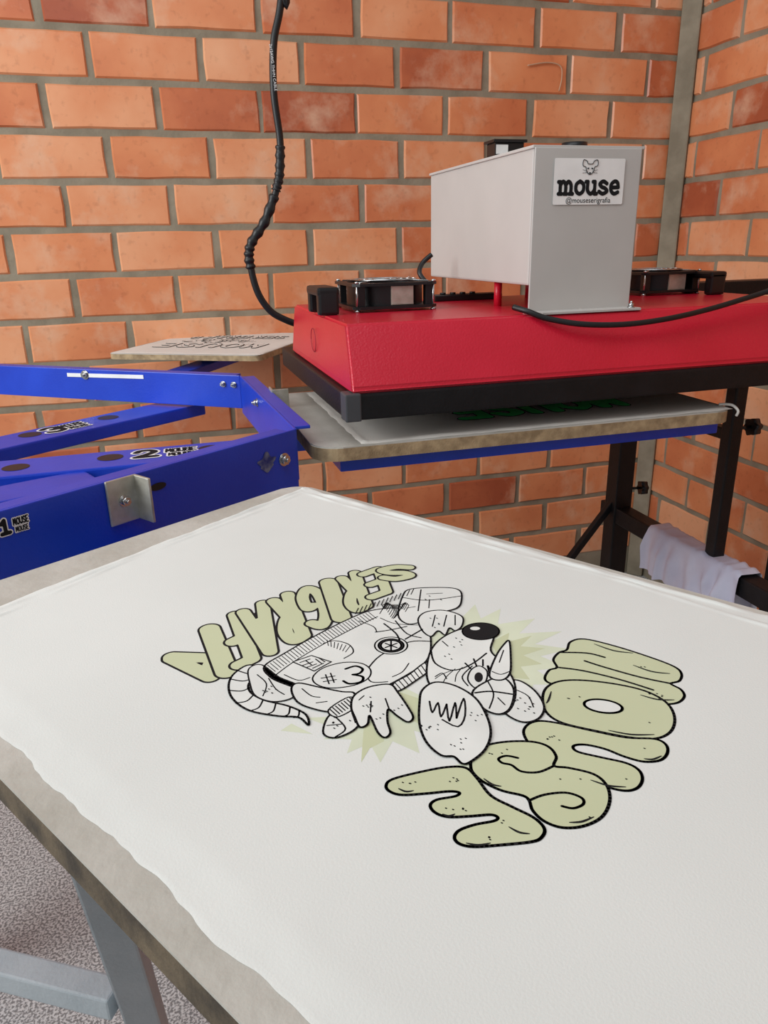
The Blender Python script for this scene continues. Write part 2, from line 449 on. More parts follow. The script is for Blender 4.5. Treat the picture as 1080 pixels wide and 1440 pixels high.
vs = [bm.verts.new(pt + nn*.0005 + dd*(.013*math.cos(a)*(1+.25*math.sin(5*a))) + Vector((0,0,1))*(.010*math.sin(a)*(1+.3*math.cos(4*a)))) for a in [2*math.pi*i/30 for i in range(30)]]
bm.faces.new(vs); obj('paint_scuff', bm, BLUE_D, ob)
bm = B(); pt, nn, ob, dd = beam_pt(0, 222, 684, False)
vs = [bm.verts.new(pt + nn*.0005 + dd*(.010*math.cos(a)) + Vector((0,0,1))*(.004*math.sin(a))) for a in [2*math.pi*i/20 for i in range(20)]]
bm.faces.new(vs); obj('slot', bm, RUB, ob)
bm = B(); pt, nn, ob, dd = beam_pt(0, 6, 741, False); pl_, _, _, _ = beam_pt(0, 29, 735, False)
decal(bm, '1', pt + nn*.0005, pl_ + nn*.0005, dd, Vector((0, 0, 1)), .33); obj('number_decal', bm, [WHITE, INK], ob)
pt, nn, ob, dd = beam_pt(0, 172, 703, False)
R = Matrix((dd, nn, Vector((0, 0, 1)))).transposed(); bm = B()
box(bm, pt + nn*.002, (.034, .003, .046), .001, rot=R); box(bm, pt + nn*.014 + dd*.0155, (.003, .026, .046), .001, rot=R)
o = obj('mounting_bracket', bm, STEEL, car)
bm = B(); bolt(bm, pt + nn*.0035, nn, .0045); obj('bolt', bm, CHROME, o)
bm = B(); pb = U(382, 562, z=.962)
box(bm, pb, (.003, .03, .036), .001); box(bm, pb + Vector((.012, -.014, 0)), (.026, .003, .036), .001)
obj('mounting_bracket', bm, STEEL, car)

# ------------------------------------------------------------ boards
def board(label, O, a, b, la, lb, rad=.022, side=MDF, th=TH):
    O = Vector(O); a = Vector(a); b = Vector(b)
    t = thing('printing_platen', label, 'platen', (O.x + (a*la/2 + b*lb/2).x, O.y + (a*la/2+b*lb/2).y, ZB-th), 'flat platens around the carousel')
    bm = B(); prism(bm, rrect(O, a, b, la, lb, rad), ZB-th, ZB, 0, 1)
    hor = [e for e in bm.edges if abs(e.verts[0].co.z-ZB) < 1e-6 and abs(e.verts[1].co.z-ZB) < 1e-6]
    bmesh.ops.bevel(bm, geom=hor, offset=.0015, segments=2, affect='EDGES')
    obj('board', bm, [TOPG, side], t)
    return t
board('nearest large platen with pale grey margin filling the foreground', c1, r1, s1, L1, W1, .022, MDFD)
ZH0, ZH1, ZT = .9826, 1.015, 1.0936
fl = U(492, 593, z=ZH0)
PX0 = fl.x - .003; PY0 = fl.y; PX1 = .97; PY1 = 1.36
b2 = U(452, 632, z=ZB)
X2a = U(430, 612, z=ZB).x - .003; Y2a = b2.y; LX2 = U(1036, 596, y=Y2a).x - X2a
board('middle platen with bare wooden edge lying beneath the red heat press', (X2a, Y2a, ZB), (1, 0, 0), (0, 1, 0), LX2, .385, .035, MDF)
d3 = Vector((.5, .8660254, 0)); s3 = Vector((-.8660254, .5, 0))
nl = U(150, 497, z=ZB)
o3 = nl - s3*.40
board('farthest platen near the brick wall behind the blue frame', o3, d3, s3, .46, .40, .022, MDF, .014)
bm = B(); box(bm, (X2a+LX2/2+.01, Y2a+.20, ZB-TH-.010), (LX2-.05, .36, .020), .002)
bar(bm, (xm+.006, CY, ZB-TH-.018), (X2a+.08, CY, ZB-TH-.018), .08, .03, .002)
obj('platen_carrier', bm, BLUE, car)
bm = B(); m3 = o3 + s3*.20; m3.z = ZB-.014-.0305; bar(bm, m3 - d3*.10, m3 + d3*.30, .06, .02, .002)
box(bm, m3 + d3*.18 + Vector((0, 0, .020)), (.08, .08, .0205), .001)
obj('platen_carrier', bm, BLUE, car)
bm = B(); mm = P12 + e1*.24; mm.z = ZB-TH-.045
bar(bm, mm + n1*.003, mm + n1*.40, .08, .024, .002)
bar(bm, mm + n1*.2 + Vector((0, 0, .012)), mm + n1*.2 + Vector((0, 0, .045)), .08, .08, .002)
obj('platen_carrier', bm, BLUE, car)

# ------------------------------------------------------------ fabrics
def fabric(O, a, b, u0, u1, v0, v1, nu, nv, z, folds, skew=0, edgew=.003, wr=.0006, vramp=0):
    bm = B(); G = []
    for i in range(nu+1):
        row = []
        for j in range(nv+1):
            fu, fv = i/nu, j/nv
            uu0 = u0 + skew*fv
            u = uu0 + (u1-uu0)*fu; v = v0 + (v1-v0)*fv
            e = min(i, nu-i, j, nv-j)
            du = min(u-uu0, 9); dv0 = v-v0; dv1 = v1-v; due = u1-u
            k = math.exp(-min(du, dv0, dv1, due)/.004)
            u += (noise.noise(Vector((v*30, u*3, 5)))*edgew + noise.noise(Vector((v*110, u*3, 5)))*edgew*.4)*k
            v += (noise.noise(Vector((u*30, v*3, 9)))*edgew + noise.noise(Vector((u*110, v*3, 9)))*edgew*.4)*k
            h = .0011
            for (dd, amp, wid, ctr) in folds:
                q = {'u': du, 'v': dv0, 'V': dv1, 'U': due}[dd]
                cc = ctr*(1 + .5*noise.noise(Vector((u*9+ctr*90, v*9, 3))))
                h += max(0, amp*(0.6+1.3*noise.noise(Vector((u*34, v*34, ctr*50)))))*math.exp(-((q-cc)/wid)**2)
            dm = min(du, dv0, dv1)
            h += wr*noise.noise(Vector((u*60, v*60, 2)))*math.exp(-dm/.012)
            if vramp:
                t = min(1, dv1/vramp); t = t*t*(3-2*t); h *= .25+.75*t
            if e == 0: h = .0001
            p = O + a*u + b*v
            row.append(bm.verts.new((p.x, p.y, z + max(h, .0001))))
        G.append(row)
    for i in range(nu):
        for j in range(nv):
            f = bm.faces.new((G[i][j], G[i+1][j], G[i+1][j+1], G[i][j+1])); f.smooth = True
    bmesh.ops.recalc_face_normals(bm, faces=bm.faces)
    bm.faces.ensure_lookup_table()
    if bm.faces[0].normal.z < 0: bmesh.ops.reverse_faces(bm, faces=bm.faces)
    return bm

ZP = ZB + .00114; ST = .000016
cen1 = c1 + r1*.3 + s1*.2
sh1 = thing('printed_fabric', 'white fabric on the nearest platen printed with green bubble letters and cartoon rodent', 'fabric', (cen1.x, cen1.y, ZB))
bm = fabric(c1, r1, s1, .016, L1-.012, .005, W1-.0140, 300, 230, ZB, [('u', .0014, .0014, .006), ('u', .0010, .0012, .013), ('v', .0016, .0016, .006), ('v', .0012, .0014, .014), ('U', .0016, .003, .022)], skew=.035, edgew=.0030, wr=.0008, vramp=.022)
obj('cloth', bm, FAB, sh1)

class Ink:
    def __init__(s, z): s.bm = B(); s.z = z
    def pt(s, p): q = U(p[0], p[1], z=ZB); return Vector((q.x, q.y))
    def rib(s, pts, w, z, mi, smooth=5, closed=False, taper=False):
        P = [s.pt(p) for p in pts]
        if smooth: P = catmull(P, smooth, closed)
        n = len(P); h = w/2; 
        for i in range(n if closed else n-1):
            a, b = P[i], P[(i+1) % n]; d = b-a
            if d.length < 1e-7: continue
            d.normalize(); k = Vector((-d.y, d.x))
            ha = hb = h
            if taper:
                ha = h*(.35+.65*math.sin(math.pi*i/(n-1))); hb = h*(.35+.65*math.sin(math.pi*(i+1)/(n-1)))
            vs = [a-k*ha, b-k*hb, b+k*hb, a+k*ha]
            f = s.bm.faces.new([s.bm.verts.new((v.x, v.y, z)) for v in vs]); f.material_index = mi
        if not taper:
            for p in P:
                f = s.bm.faces.new([s.bm.verts.new((p.x+h*math.cos(2*math.pi*i/8), p.y+h*math.sin(2*math.pi*i/8), z)) for i in range(8)]); f.material_index = mi
    def fill(s, pts, z, mi, smooth=5):
        P = [s.pt(p) for p in pts]
        if smooth: P = catmull(P, smooth, True)
        A = sum(P[i].cross(P[(i+1) % len(P)]) for i in range(len(P)))
        if A < 0: P.reverse()
        f = s.bm.faces.new([s.bm.verts.new((p.x, p.y, z)) for p in P]); f.material_index = mi
    def shape(s, pts, z, mi, w=.0011, smooth=5):
        s.fill(pts, z, mi, smooth); s.rib(pts, w, z+ST, 0, smooth, True)
    def letter(s, strokes, w, ow, z):
        polys = []
        for st in strokes:
            q = [s.pt(p) for p in st]
            if len(q) > 2: q = catmull(q, 6)
            polys.append([(v.x, v.y) for v in q])
        sdf_fill(s.bm, polys, w/2+ow, lambda a, b: Vector((a, b, z)), 0, .0008)
        sdf_fill(s.bm, polys, w/2, lambda a, b: Vector((a, b, z+ST)), 1, .0008)
def ell(cx, cy, rx, ry, rot=0, n=20):
    c, s = math.cos(rot), math.sin(rot)
    return [(cx+rx*math.cos(t)*c-ry*math.sin(t)*s, cy+rx*math.cos(t)*s+ry*math.sin(t)*c) for t in [2*math.pi*i/n for i in range(n)]]

# --- burst
ink = Ink(ZP)
ink.fill([(600,905),(628,868),(640,880),(668,852),(676,872),(704,858),(700,880),(752,872),(730,893),(790,890),(752,908),(802,915),(760,925),(795,940),(755,945),(785,965),(750,965),(742,990),(700,1000),(640,985)], ZP, 1, 0)
ink.fill([(690,905),(716,892),(714,905),(748,896),(732,911),(766,914),(736,924),(762,936),(732,940),(745,958),(715,955)], ZP+ST, 0, 0)
ink.fill([(450,985),(470,1010),(430,1012),(475,1028),(455,1042),(495,1042),(488,1062),(520,1048),(535,1075),(552,1045),(590,1062),(582,1030),(620,1040),(600,1010),(600,985),(560,965)], ZP, 1, 0)
ink.fill([(512,1020),(535,1012),(540,1045),(520,1055),(508,1075)], ZP+ST, 0, 0)
ink.fill([(560,975),(590,985),(588,1020),(560,1005)], ZP+ST, 0, 0)
ink.fill([(440,1035),(410,1020),(395,1030)], ZP, 1, 0)
ink.fill([(690,1075),(655,1090),(640,1078)], ZP, 1, 0)
obj('printed_burst', ink.bm, [GREEN, PALEG], sh1)
# --- small word: puffy separate letters
ink = Ink(ZP)
word = 'SERIGRAFI'
cent = [(558,808),(528,822),(498,835),(471,846),(443,856),(406,872),(368,888),(334,902),(307,917)]
hs = [(8,16),(12,32),(16,46),(18,50),(20,52),(22,58),(24,62),(24,62),(24,60)]
rs = [(-52,5),(-28,10),(-26,11),(-18,7),(-27,12),(-28,13),(-34,15),(-25,12),(-14,7)]
wd = [.0074,.0078,.0086,.0125,.0086,.0094,.0090,.0096,.0128]
z = ZP + 2*ST
ink.letter([[(242,926),(303,928)],[(303,928),(314,944)],[(242,928),(296,954)],[(300,930),(292,950)]], .0104, .0015, z); z += 2*ST
for ch, c, h, r, w in reversed(list(zip(word, cent, hs, rs, wd))):
    strokes = [[(c[0]+r[0]*(x-.5)+h[0]*(y-.5), c[1]+r[1]*(x-.5)+h[1]*(y-.5)) for x, y in st] for st in GL[ch]]
    ink.letter(strokes, w, .0015, z); z += 2*ST
# --- big word, traced bubble outlines
OW = .0016
Mo = [(797,916),(802,905),(822,901),(865,911),(915,927),(948,940),(958,950),(955,960),(943,964),(957,972),(962,982),(952,991),(930,992),(890,984),(840,971),(800,964),(776,964),(766,957),(772,945),(783,941),(778,930),(786,920)]
Oo = [(763,985),(768,970),(785,961),(815,959),(862,964),(906,974),(936,990),(948,1010),(944,1030),(924,1041),(888,1040),(840,1031),(790,1019),(768,1004)]
Uo = [(740,1043),(737,1028),(750,1018),(775,1018),(830,1030),(880,1040),(920,1042),(936,1050),(938,1062),(928,1072),(905,1074),(878,1067),(850,1056),(822,1050),(806,1052),(812,1060),(845,1068),(880,1076),(898,1086),(903,1099),(896,1111),(878,1115),(848,1108),(800,1090),(762,1070)]
So = [(662,1082),(665,1065),(682,1052),(712,1046),(748,1046),(771,1053),(782,1067),(779,1080),(800,1083),(835,1092),(853,1108),(857,1130),(846,1152),(820,1165),(790,1167),(765,1158),(749,1143),(744,1129),(735,1122),(706,1115),(682,1104),(668,1093)]
Eo = [(543,1108),(552,1099),(590,1089),(628,1082),(655,1083),(671,1098),(690,1122),(720,1138),(750,1153),(765,1168),(762,1180),(748,1187),(700,1192),(665,1194),(646,1190),(639,1181),(646,1171),(668,1163),(694,1158),(700,1153),(690,1149),(662,1151),(630,1152),(612,1146),(605,1136),(614,1128),(640,1123),(646,1118),(632,1116),(600,1119),(565,1121),(548,1116)]
z = ZP + 2*ST
for pts in (Mo, Oo, Uo, So, Eo):
    ink.fill(pts, z, 1, 5); ink.rib(pts, OW, z+ST, 0, 5, True); z += 2*ST
hole = ell(848, 996, 27, 9, .14)
ink.fill(hole, z, 2, 4); ink.rib(hole, OW, z+ST, 0, 4, True)
for sl in ([(943,964),(900,955),(850,941),(822,932)], [(783,941),(820,946),(870,958),(918,973)], [(787,920),(825,921),(850,927)],
           [(779,1080),(757,1089),(733,1088),(719,1079),(706,1076),(701,1070),(712,1066),(728,1069)], [(744,1129),(765,1121),(795,1118),(817,1125),(820,1134),(806,1140),(790,1137)]):
    ink.rib(sl, OW*.9, z+ST, 0, 5)
z += 2*ST
for p, q in [((560,1112),(582,1115)),((622,1148),(640,1148)),((655,1189),(690,1189)),((715,1166),(745,1176)),((680,1098),(705,1109)),((800,1160),(835,1152)),((830,1100),(880,1110)),((905,1070),(930,1066)),((855,1030),(920,1036)),((890,938),(942,950)),((900,980),(948,987)),((835,908),(890,921)),((775,975),(768,992))]:
    ink.rib([p, ((p[0]+q[0])/2, (p[1]+q[1])/2+3), q], .0012, z, 0, 4, taper=True)
for i in range(46):
    x, y = random.choice([(570,1106),(640,1100),(720,1160),(690,1180),(640,1140),(700,1060),(800,1098),(820,1150),(870,1096),(780,1040),(900,1058),(900,1020),(800,985),(900,940),(920,982)])
    x += random.uniform(-16, 16); y += random.uniform(-4, 4)
    ink.rib([(x, y), (x+1.2, y+.5)], .0007, z, 0, 0)
obj('printed_lettering', ink.bm, [INK, GREEN, WINK], sh1)
# --- rodent drawing
ink = Ink(ZP); z0 = ZP + 24*ST; W_ = 1; L = .0010
S1 = 2*ST
def sh(pts, lay, mi=W_, w=L, sm=5): ink.shape(pts, z0 + lay*S1, mi, w, sm)
def ln(pts, w=L, lay=0, sm=5, taper=False): ink.rib(pts, w, z0 + lay*S1 + ST, 0, sm, taper=taper)
def hatch(n, a0, a1, b0, b1, w, lay):
    for i in range(n):
        t = i/(n-1); ln([(a0[0]+(a1[0]-a0[0])*t, a0[1]+(a1[1]-a0[1])*t), (b0[0]+(b1[0]-b0[0])*t, b0[1]+(b1[1]-b0[1])*t)], w, lay, 0)
# tail
sh([(352,938),(330,950),(322,966),(327,985),(350,1002),(390,1010),(420,1012),(434,1023),(430,1008),(405,996),(372,988),(352,976),(352,962),(376,950)], 0, W_, .0014)
for a, b in [((324,958),(353,958)),((322,974),(352,970)),((332,992),(357,980)),((352,1003),(370,988)),((375,1008),(388,993)),((398,1011),(408,998)),((334,946),(362,950)),((413,1012),(421,1002))]: ln([a, ((a[0]+b[0])/2+3, (a[1]+b[1])/2+3), b], .0010, 0)
# trousers by the waist
sh([(350,944),(368,938),(392,955),(420,968),(412,984),(385,990),(360,982),(352,965)], 1)
ln([(362,952),(375,965),(370,982)], .0008, 1); ln([(378,957),(388,972),(400,980)], .0008, 1)
# sweater torso
sh([(372,940),(400,922),(440,899),(485,876),(520,862),(556,858),(584,864),(600,880),(606,905),(600,932),(566,956),(524,976),(480,988),(440,978),(400,965),(380,955)], 1, W_, .0013)
ln([(386,954),(413,934),(453,910),(498,886),(531,870)], .0009, 1)
for i in range(36):
    t = (i+.6)/36; x = 374+146*t; y = 939-77*t - 5*math.sin(math.pi*t)
    ln([(x, y+1), (x+11, y+10)], .0006, 1, 0)
ln([(455,908),(470,904),(490,909),(497,920),(484,929)], .0009, 1)
hatch(7, (460,903), (492,912), (462,911), (486,920), .0006, 1)
ln([(606,905),(575,906),(535,925),(514,948)], .0011, 1)
ln([(514,948),(522,962),(545,962)], .0009, 1)
ln([(535,872),(556,880),(590,882)], .0008, 1); ln([(505,876),(525,884),(530,892)], .0008, 1)
ln([(400,952),(420,960),(436,956)], .0008, 1)
ln([(552,955),(566,948),(575,936)], .0008, 1)
# pocket tag
sh([(412,934),(438,925),(466,934),(442,947)], 2, W_, .0010, 0)
for a, b in [((422,935),(436,930)),((426,939),(440,934)),((431,942),(445,937)),((444,930),(452,936)),((448,928),(457,934)),((440,943),(455,936)),((430,932),(438,938))]: ln([a, b], .0009, 2, 0)
# round badge with 3
sh([(440,956),(454,943),(482,935),(508,936),(521,945),(518,957),(498,967),(466,971),(446,966)], 2)
ln([(486,944),(500,940),(510,944),(506,950),(496,952)], .0017, 2); ln([(496,952),(510,955),(508,962),(492,965),(483,961)], .0017, 2)
for a, b in [((452,957),(471,954)),((455,962),(473,959)),((458,952),(463,965)),((465,950),(470,963))]: ln([a, b], .0009, 2, 0)
# button
sh(ell(550,911,23,12), 2); sh(ell(550,911,18,9.5), 3, 0); sh(ell(550,911,14,7), 4)
for a, b in [((542,908),(558,914)),((558,908),(542,914)),((550,905),(550,917))]: ln([a, b], .0012, 4, 0)
ln([(540,880),(556,893),(562,903)], .0012, 3); ln([(528,892),(548,889),(572,884)], .0010, 3); ln([(556,876),(572,894),(592,900)], .0010, 3); ln([(570,902),(594,888)], .0012, 3)
# collar
sh([(553,965),(575,952),(598,935),(604,945),(585,960),(560,975)], 2, W_, .0011)
hatch(9, (556,964), (598,936), (564,973), (604,945), .0007, 2)
# raised forearm with boxy glove cuff
sh([(560,868),(566,842),(578,831),(625,829),(646,833),(649,846),(642,858),(612,866),(590,878),(572,880)], 2, W_, .0013)
ln([(566,843),(600,847),(648,841)], .0010, 2); ln([(592,832),(588,862)], .0010, 2); ln([(604,846),(603,858)], .0008, 2); ln([(600,838),(622,837)], .0008, 2); ln([(572,858),(584,856)], .0008, 2)
sh([(588,874),(598,864),(620,861),(640,865),(651,872),(649,884),(640,890),(632,886),(626,896),(616,890),(606,898),(594,890)], 3, W_, .0012)
ln([(612,868),(608,884)], .0009, 3); ln([(628,868),(624,884)], .0009, 3); ln([(640,868),(640,882)], .0009, 3)
for i in range(20):
    t = i/19; x = 534+36*t
    ln([(x, 866-7*math.sin(t*9)), (x+5, 857-7*math.sin(t*9)), (x+2, 853)], .0006, 2, 3)
for i in range(14):
    ln([(500+i*6, 866-i*2.1), (504+i*6, 858-i*2.1)], .0007, 3, 0)
# second sleeve
sh([(410,972),(420,964),(450,970),(480,976),(498,978),(494,992),(468,1004),(440,1000),(418,990)], 3, W_, .0013)
ln([(425,972),(438,982),(450,984)], .0008, 3); ln([(445,992),(460,990)], .0008, 3)
sh([(462,1002),(490,984),(502,990),(498,1000),(474,1012)], 4, W_, .0010)
hatch(8, (464,1001), (492,985), (474,1010), (501,993), .0008, 4)
sh([(455,1035),(460,1014),(472,1006),(498,1004),(508,1014),(498,1030),(472,1041)], 3, W_, .0012)
ln([(470,1010),(486,1028),(472,1040)], .0010, 3); ln([(460,1024),(480,1022)], .0008, 3); ln([(495,1006),(500,1020)], .0008, 3)
# open hand
sh([(498,982),(518,970),(548,966),(560,978),(575,1000),(581,1013),(573,1019),(558,1010),(546,1001),(545,1018),(549,1034),(541,1041),(531,1033),(520,1010),(517,1022),(506,1026),(499,1012),(494,998)], 5, W_, .0013)
ln([(522,990),(521,1005)], .0009, 5); ln([(542,986),(547,1000)], .0009, 5); ln([(505,988),(512,982)], .0008, 5)
# ear far side
sh([(706,965),(728,960),(752,975),(765,997),(757,1014),(735,1019),(712,1008),(700,990)], 3, W_, .0013)
ln([(722,972),(742,982),(750,998)], .0008, 3)
# head
sh([(604,965),(600,945),(606,918),(622,900),(648,888),(676,885),(694,896),(690,918),(706,935),(722,960),(724,985),(712,1006),(688,1004),(664,990),(640,975),(620,970)], 4, W_, .0013)
ln([(606,918),(612,936),(636,946),(662,938),(684,922)], .0012, 4)
ln([(664,940),(650,955),(658,968)], .0009, 4); ln([(622,905),(630,912)], .0008, 4); ln([(612,955),(622,950),(628,958)], .0008, 4)
for a, b in [((636,946),(612,958)),((640,944),(622,966)),((650,942),(640,962))]: ln([a, ((a[0]+b[0])/2-3, (a[1]+b[1])/2), b], .0006, 4)
# nose
sh(ell(676,891,26,12), 5, 0); ink.fill(ell(668,887,7,2.5), z0+6*S1, 1, 0)
# eye and brow
sh([(658,960),(662,946),(674,940),(685,948),(682,964),(670,972)], 5)
ink.fill(ell(673,956,6,7), z0+5*S1+2*ST, 0, 0)
ln([(686,940),(690,952),(700,962)], .0016, 5); ln([(662,944),(654,936)], .0011, 5); ln([(670,940),(666,930)], .0011, 5); ln([(679,940),(679,931)], .0011, 5)
sh([(664,978),(684,962),(706,956),(722,972),(718,998),(702,1008),(680,1000)], 6, W_, .0013)
ln([(668,978),(690,976),(720,980)], .0014, 6); ln([(686,962),(694,980),(688,1000)], .0009, 6); ln([(700,985),(710,995)], .0008, 6)
# cone
sh([(716,905),(718,925),(717,950),(705,960),(688,954),(698,925),(710,908)], 7, W_, .0013)
ln([(708,918),(702,935)], .0008, 7); ln([(692,948),(704,952),(716,948)], .0008, 7)
# near ear
sh([(590,992),(594,974),(612,963),(640,968),(668,985),(684,1010),(690,1035),(682,1058),(662,1075),(650,1078),(638,1068),(620,1066),(600,1048),(590,1022)], 7, W_, .0014)
for zz in ([(604,990),(608,1006),(616,992),(620,1012),(628,994)], [(628,994),(632,1018),(640,992),(642,1014)], [(642,1014),(652,986),(654,1010),(644,1026),(622,1016)]): ln(zz, .0011, 7, 3)
for i in range(80):
    x, y = random.choice([(640,905),(625,930),(520,990),(560,1000),(610,845),(735,990),(645,1050),(605,1030),(675,1010),(380,972),(480,1020),(615,880),(740,1000),(530,1015)])
    x += random.uniform(-14, 14); y += random.uniform(-8, 8)
    ln([(x, y), (x+1.3, y+.8)], .0007, 8, 0)
obj('printed_drawing', ink.bm, [INK, WINK], sh1)

# cloth on middle board
O2 = Vector((X2a, Y2a, ZB))
sh2 = thing('printed_fabric', 'white fabric on the platen under the heat press with green lettering partly hidden', 'fabric', (X2a+.25, Y2a+.2, ZB))
bm = fabric(O2, Vector((1, 0, 0)), Vector((0, 1, 0)), .060, LX2-.004, .006, .375, 120, 90, ZB, [('v', .0012, .002, .008), ('u', .001, .002, .006)])
obj('cloth', bm, FAB2, sh2)
bm = B(); tube(bm, [(X2a+LX2-.01, Y2a+.03, ZB+.003), (X2a+LX2+.004, Y2a+.02, ZB+.003), (X2a+LX2+.008, Y2a+.01, ZB-.004), (X2a+LX2+.008, Y2a+.012, ZB-.012)], .002, 8)
obj('loose_corner', bm, FAB2, sh2)
bm = B(); cx2 = U(752, 574, z=ZB)
sdf_word(bm, 'MOUSE', .074, (cx2.x, cx2.y, ZB+.0025), (-1, 0, 0), (0, -1, 0), .0112, 0, 1, .0015, 1.25, .60)
sdf_word(bm, 'MOUSE', .074, (cx2.x, cx2.y, ZB+.0025), (-1, 0, 0), (0, -1, 0), .0098, .0002, 0, .0015, 1.25, .60)
obj('printed_lettering', bm, [MINT, INK], sh2)
# cloth on far board
sh3 = thing('printed_fabric', 'white fabric on the farthest platen with black outline lettering', 'fabric', (o3.x+.1, o3.y+.25, ZB))
bm = fabric(o3, d3, s3, .006, .455, .003, .396, 60, 50, ZB, [('v', .001, .002, .008), ('u', .001, .002, .008)])
obj('cloth', bm, FAB2, sh3)
bm = B()
for word_, uu, sz, wdd, rr in (('SERIGRAFIA', .33, .050, .50, .0052), ('MOUSE', .15, .070, .66, .0075)):
    cc = o3 + d3*uu + s3*.20; cc.z = ZB+.0022
    for r_, l_, m_ in ((rr, 0, 0), (rr-.0024, .0003, 1)):
        sdf_word(bm, word_, sz, cc, s3, -d3, r_, l_, m_, .0014, 1.3, wdd)
for i in range(34):
    cc = o3 + d3*random.uniform(.21, .29) + s3*random.uniform(.09, .31); t = random.uniform(0, 3.14); rr = random.uniform(.008, .020)
    pts = [(cc.x + rr*math.cos(t+k*.5)*(1+.3*math.sin(k)), cc.y + rr*math.sin(t+k*.5)) for k in range(7)]
    sdf_fill(bm, [pts], .0012, lambda a, b: Vector((a, b, ZB+.0022)), 0, .001)
obj('printed_lettering', bm, [INK, FAB2], sh3)

# ------------------------------------------------------------ heat press
press = thing('heat_press', 'black heat press head with glossy red cover and grey control box', 'heat press', ((PX0+PX1)/2, (PY0+PY1)/2, ZH0))
bm = B(); box(bm, ((PX0+PX1)/2, (PY0+PY1)/2, (ZH0+ZH1)/2), (PX1-PX0, PY1-PY0, ZH1-ZH0), .003)
obj('heating_plate', bm, BLACK, press)
for (x, y) in ((PX0, PY0), (PX1, PY0)):
    bm = B(); sx = 1 if x == PX0 else -1
    box(bm, (x + sx*.008, y + .012, (ZH0+ZH1)/2), (.020, .028, ZH1-ZH0+.002), .002)
    obj('corner_cap', bm, GREYCAP, press)
bm = B()
def ringz(i, j, z, j2=None): 
    j2 = j if j2 is None else j2
    return [bm.verts.new(p) for p in ((PX0+i, PY0+j, z), (PX1-i, PY0+j, z), (PX1-i, PY1-j2, z), (PX0+i, PY1-j2, z))]
r0 = ringz(.008, .004, ZH1, .07); r1_ = ringz(.008, .004, ZH1+.006, .07); r2_ = ringz(.014, .052, ZT, .08)
bm.faces.new(r0[::-1]); bm.faces.new(r2_)
for A, Bq in ((r0, r1_), (r1_, r2_)):
    for k in range(4): bm.faces.new((A[k], A[(k+1) % 4], Bq[(k+1) % 4], Bq[k]))
bmesh.ops.bevel(bm, geom=list(bm.edges), offset=.003, segments=3, affect='EDGES')
obj('cover', bm, RED, press)
BY0 = .945
BX0 = U(752, 207, y=BY0).x; BX1 = U(906, 205, y=BY0).x; BZ1 = U(752, 207, y=BY0).z
BZ0 = U(738, 402, y=BY0).z; BY1 = U(606, 300, x=BX0).y
bm = B(); box(bm, ((BX0+BX1)/2, (BY0+BY1)/2+.002, (BZ0+BZ1)/2), (BX1-BX0, BY1-BY0, BZ1-BZ0), .003)
cb = obj('control_box', bm, GREYBOX, press)
bm = B(); box(bm, ((BX0+BX1)/2, (BY0+BY1)/2+.002, BZ1+.001), (BX1-BX0+.004, BY1-BY0+.004, .004), .001)
obj('lid', bm, GREYBOX, cb)
bm = B(); box(bm, ((BX0+BX1)/2-.002, BY0-.001, (ZT+BZ1)/2), (BX1-BX0-.004, .003, BZ1-ZT), .001)
prism(bm, [(BX0-.008, BY0-.002), (BX0+.006, BY0-.032), (BX1-.004, BY0-.032), (BX1+.002, BY0-.020), (BX1-.002, BY0-.002)], ZT-.0005, ZT+.002)
fp = obj('front_plate', bm, GREYBOX, press)
bm = B(); bolt(bm, (BX1-.012, BY0-.020, ZT+.002), (0, 0, 1), .004); obj('bolt', bm, CHROME, fp)
A_ = U(777, 288, y=BY0-.004); B_ = U(880, 223, y=BY0-.004)
sw, shh = B_.x-A_.x, B_.z-A_.z; scx = (A_.x+B_.x)/2; scz = (A_.z+B_.z)/2
yS = BY0 - .0034
bm = B()
bm.faces.new([bm.verts.new(Vector((p.x, yS-.0004, p.y))) for p in rrect((A_.x, A_.z), (1, 0), (0, 1), sw, shh, .002, 4)])
st = obj('sticker', bm, WHITE, cb)
bm = B()
sdf_word(bm, 'mouse', sw*.145, (scx+sw*.008, yS-.0008, scz-shh*.13), (1, 0, 0), (0, 0, 1), sw*.0235, 0, 0, .0004, wid=1.12)
put_text(bm, '@mouseserigrafia', sw*.088, (scx, yS-.0008, scz-shh*.41), (1, 0, 0), (0, 0, 1), .0, 0)
obj('sticker_text', bm, INK, st)
bm = B()
def vt(pts, r=.00042): tube(bm, [Vector((scx + x*shh*1.15, yS-.0009, scz + shh*.29 + z*shh*1.15)) for x, z in pts], r, 5, 4)
vt([(-.10,.02),(-.17,.05),(-.16,.15),(-.08,.13),(-.05,.08),(.05,.08),(.08,.13),(.16,.15),(.17,.05),(.10,.02),(.08,-.06),(.03,-.11),(0,-.12),(-.03,-.11),(-.08,-.06),(-.10,.02)])
vt([(-.06,-.01),(-.03,.0)], .0008); vt([(.03,.0),(.06,-.01)], .0008); vt([(-.02,-.09),(.02,-.09)], .0008)
vt([(-.05,-.06),(-.17,-.03)], .0002); vt([(-.05,-.08),(-.17,-.09)], .0002); vt([(.05,-.06),(.17,-.03)], .0002); vt([(.05,-.08),(.17,-.09)], .0002)
obj('sticker_emblem', bm, INK, st)
bm = B(); box(bm, (BX0+.022, BY0+.135, BZ1+.012), (.045, .030, .018), .002); box(bm, (BX0+.022, BY0+.135, BZ1+.022), (.052, .036, .004), .001)
pk = obj('relay', bm, BLACKM, cb)
bm = B(); box(bm, (BX0+.010, BY0+.1195, BZ1+.011), (.018, .0008, .012), 0); obj('relay_label', bm, WHITE, pk)
kx = U(808, 200, y=BY0+.05).x
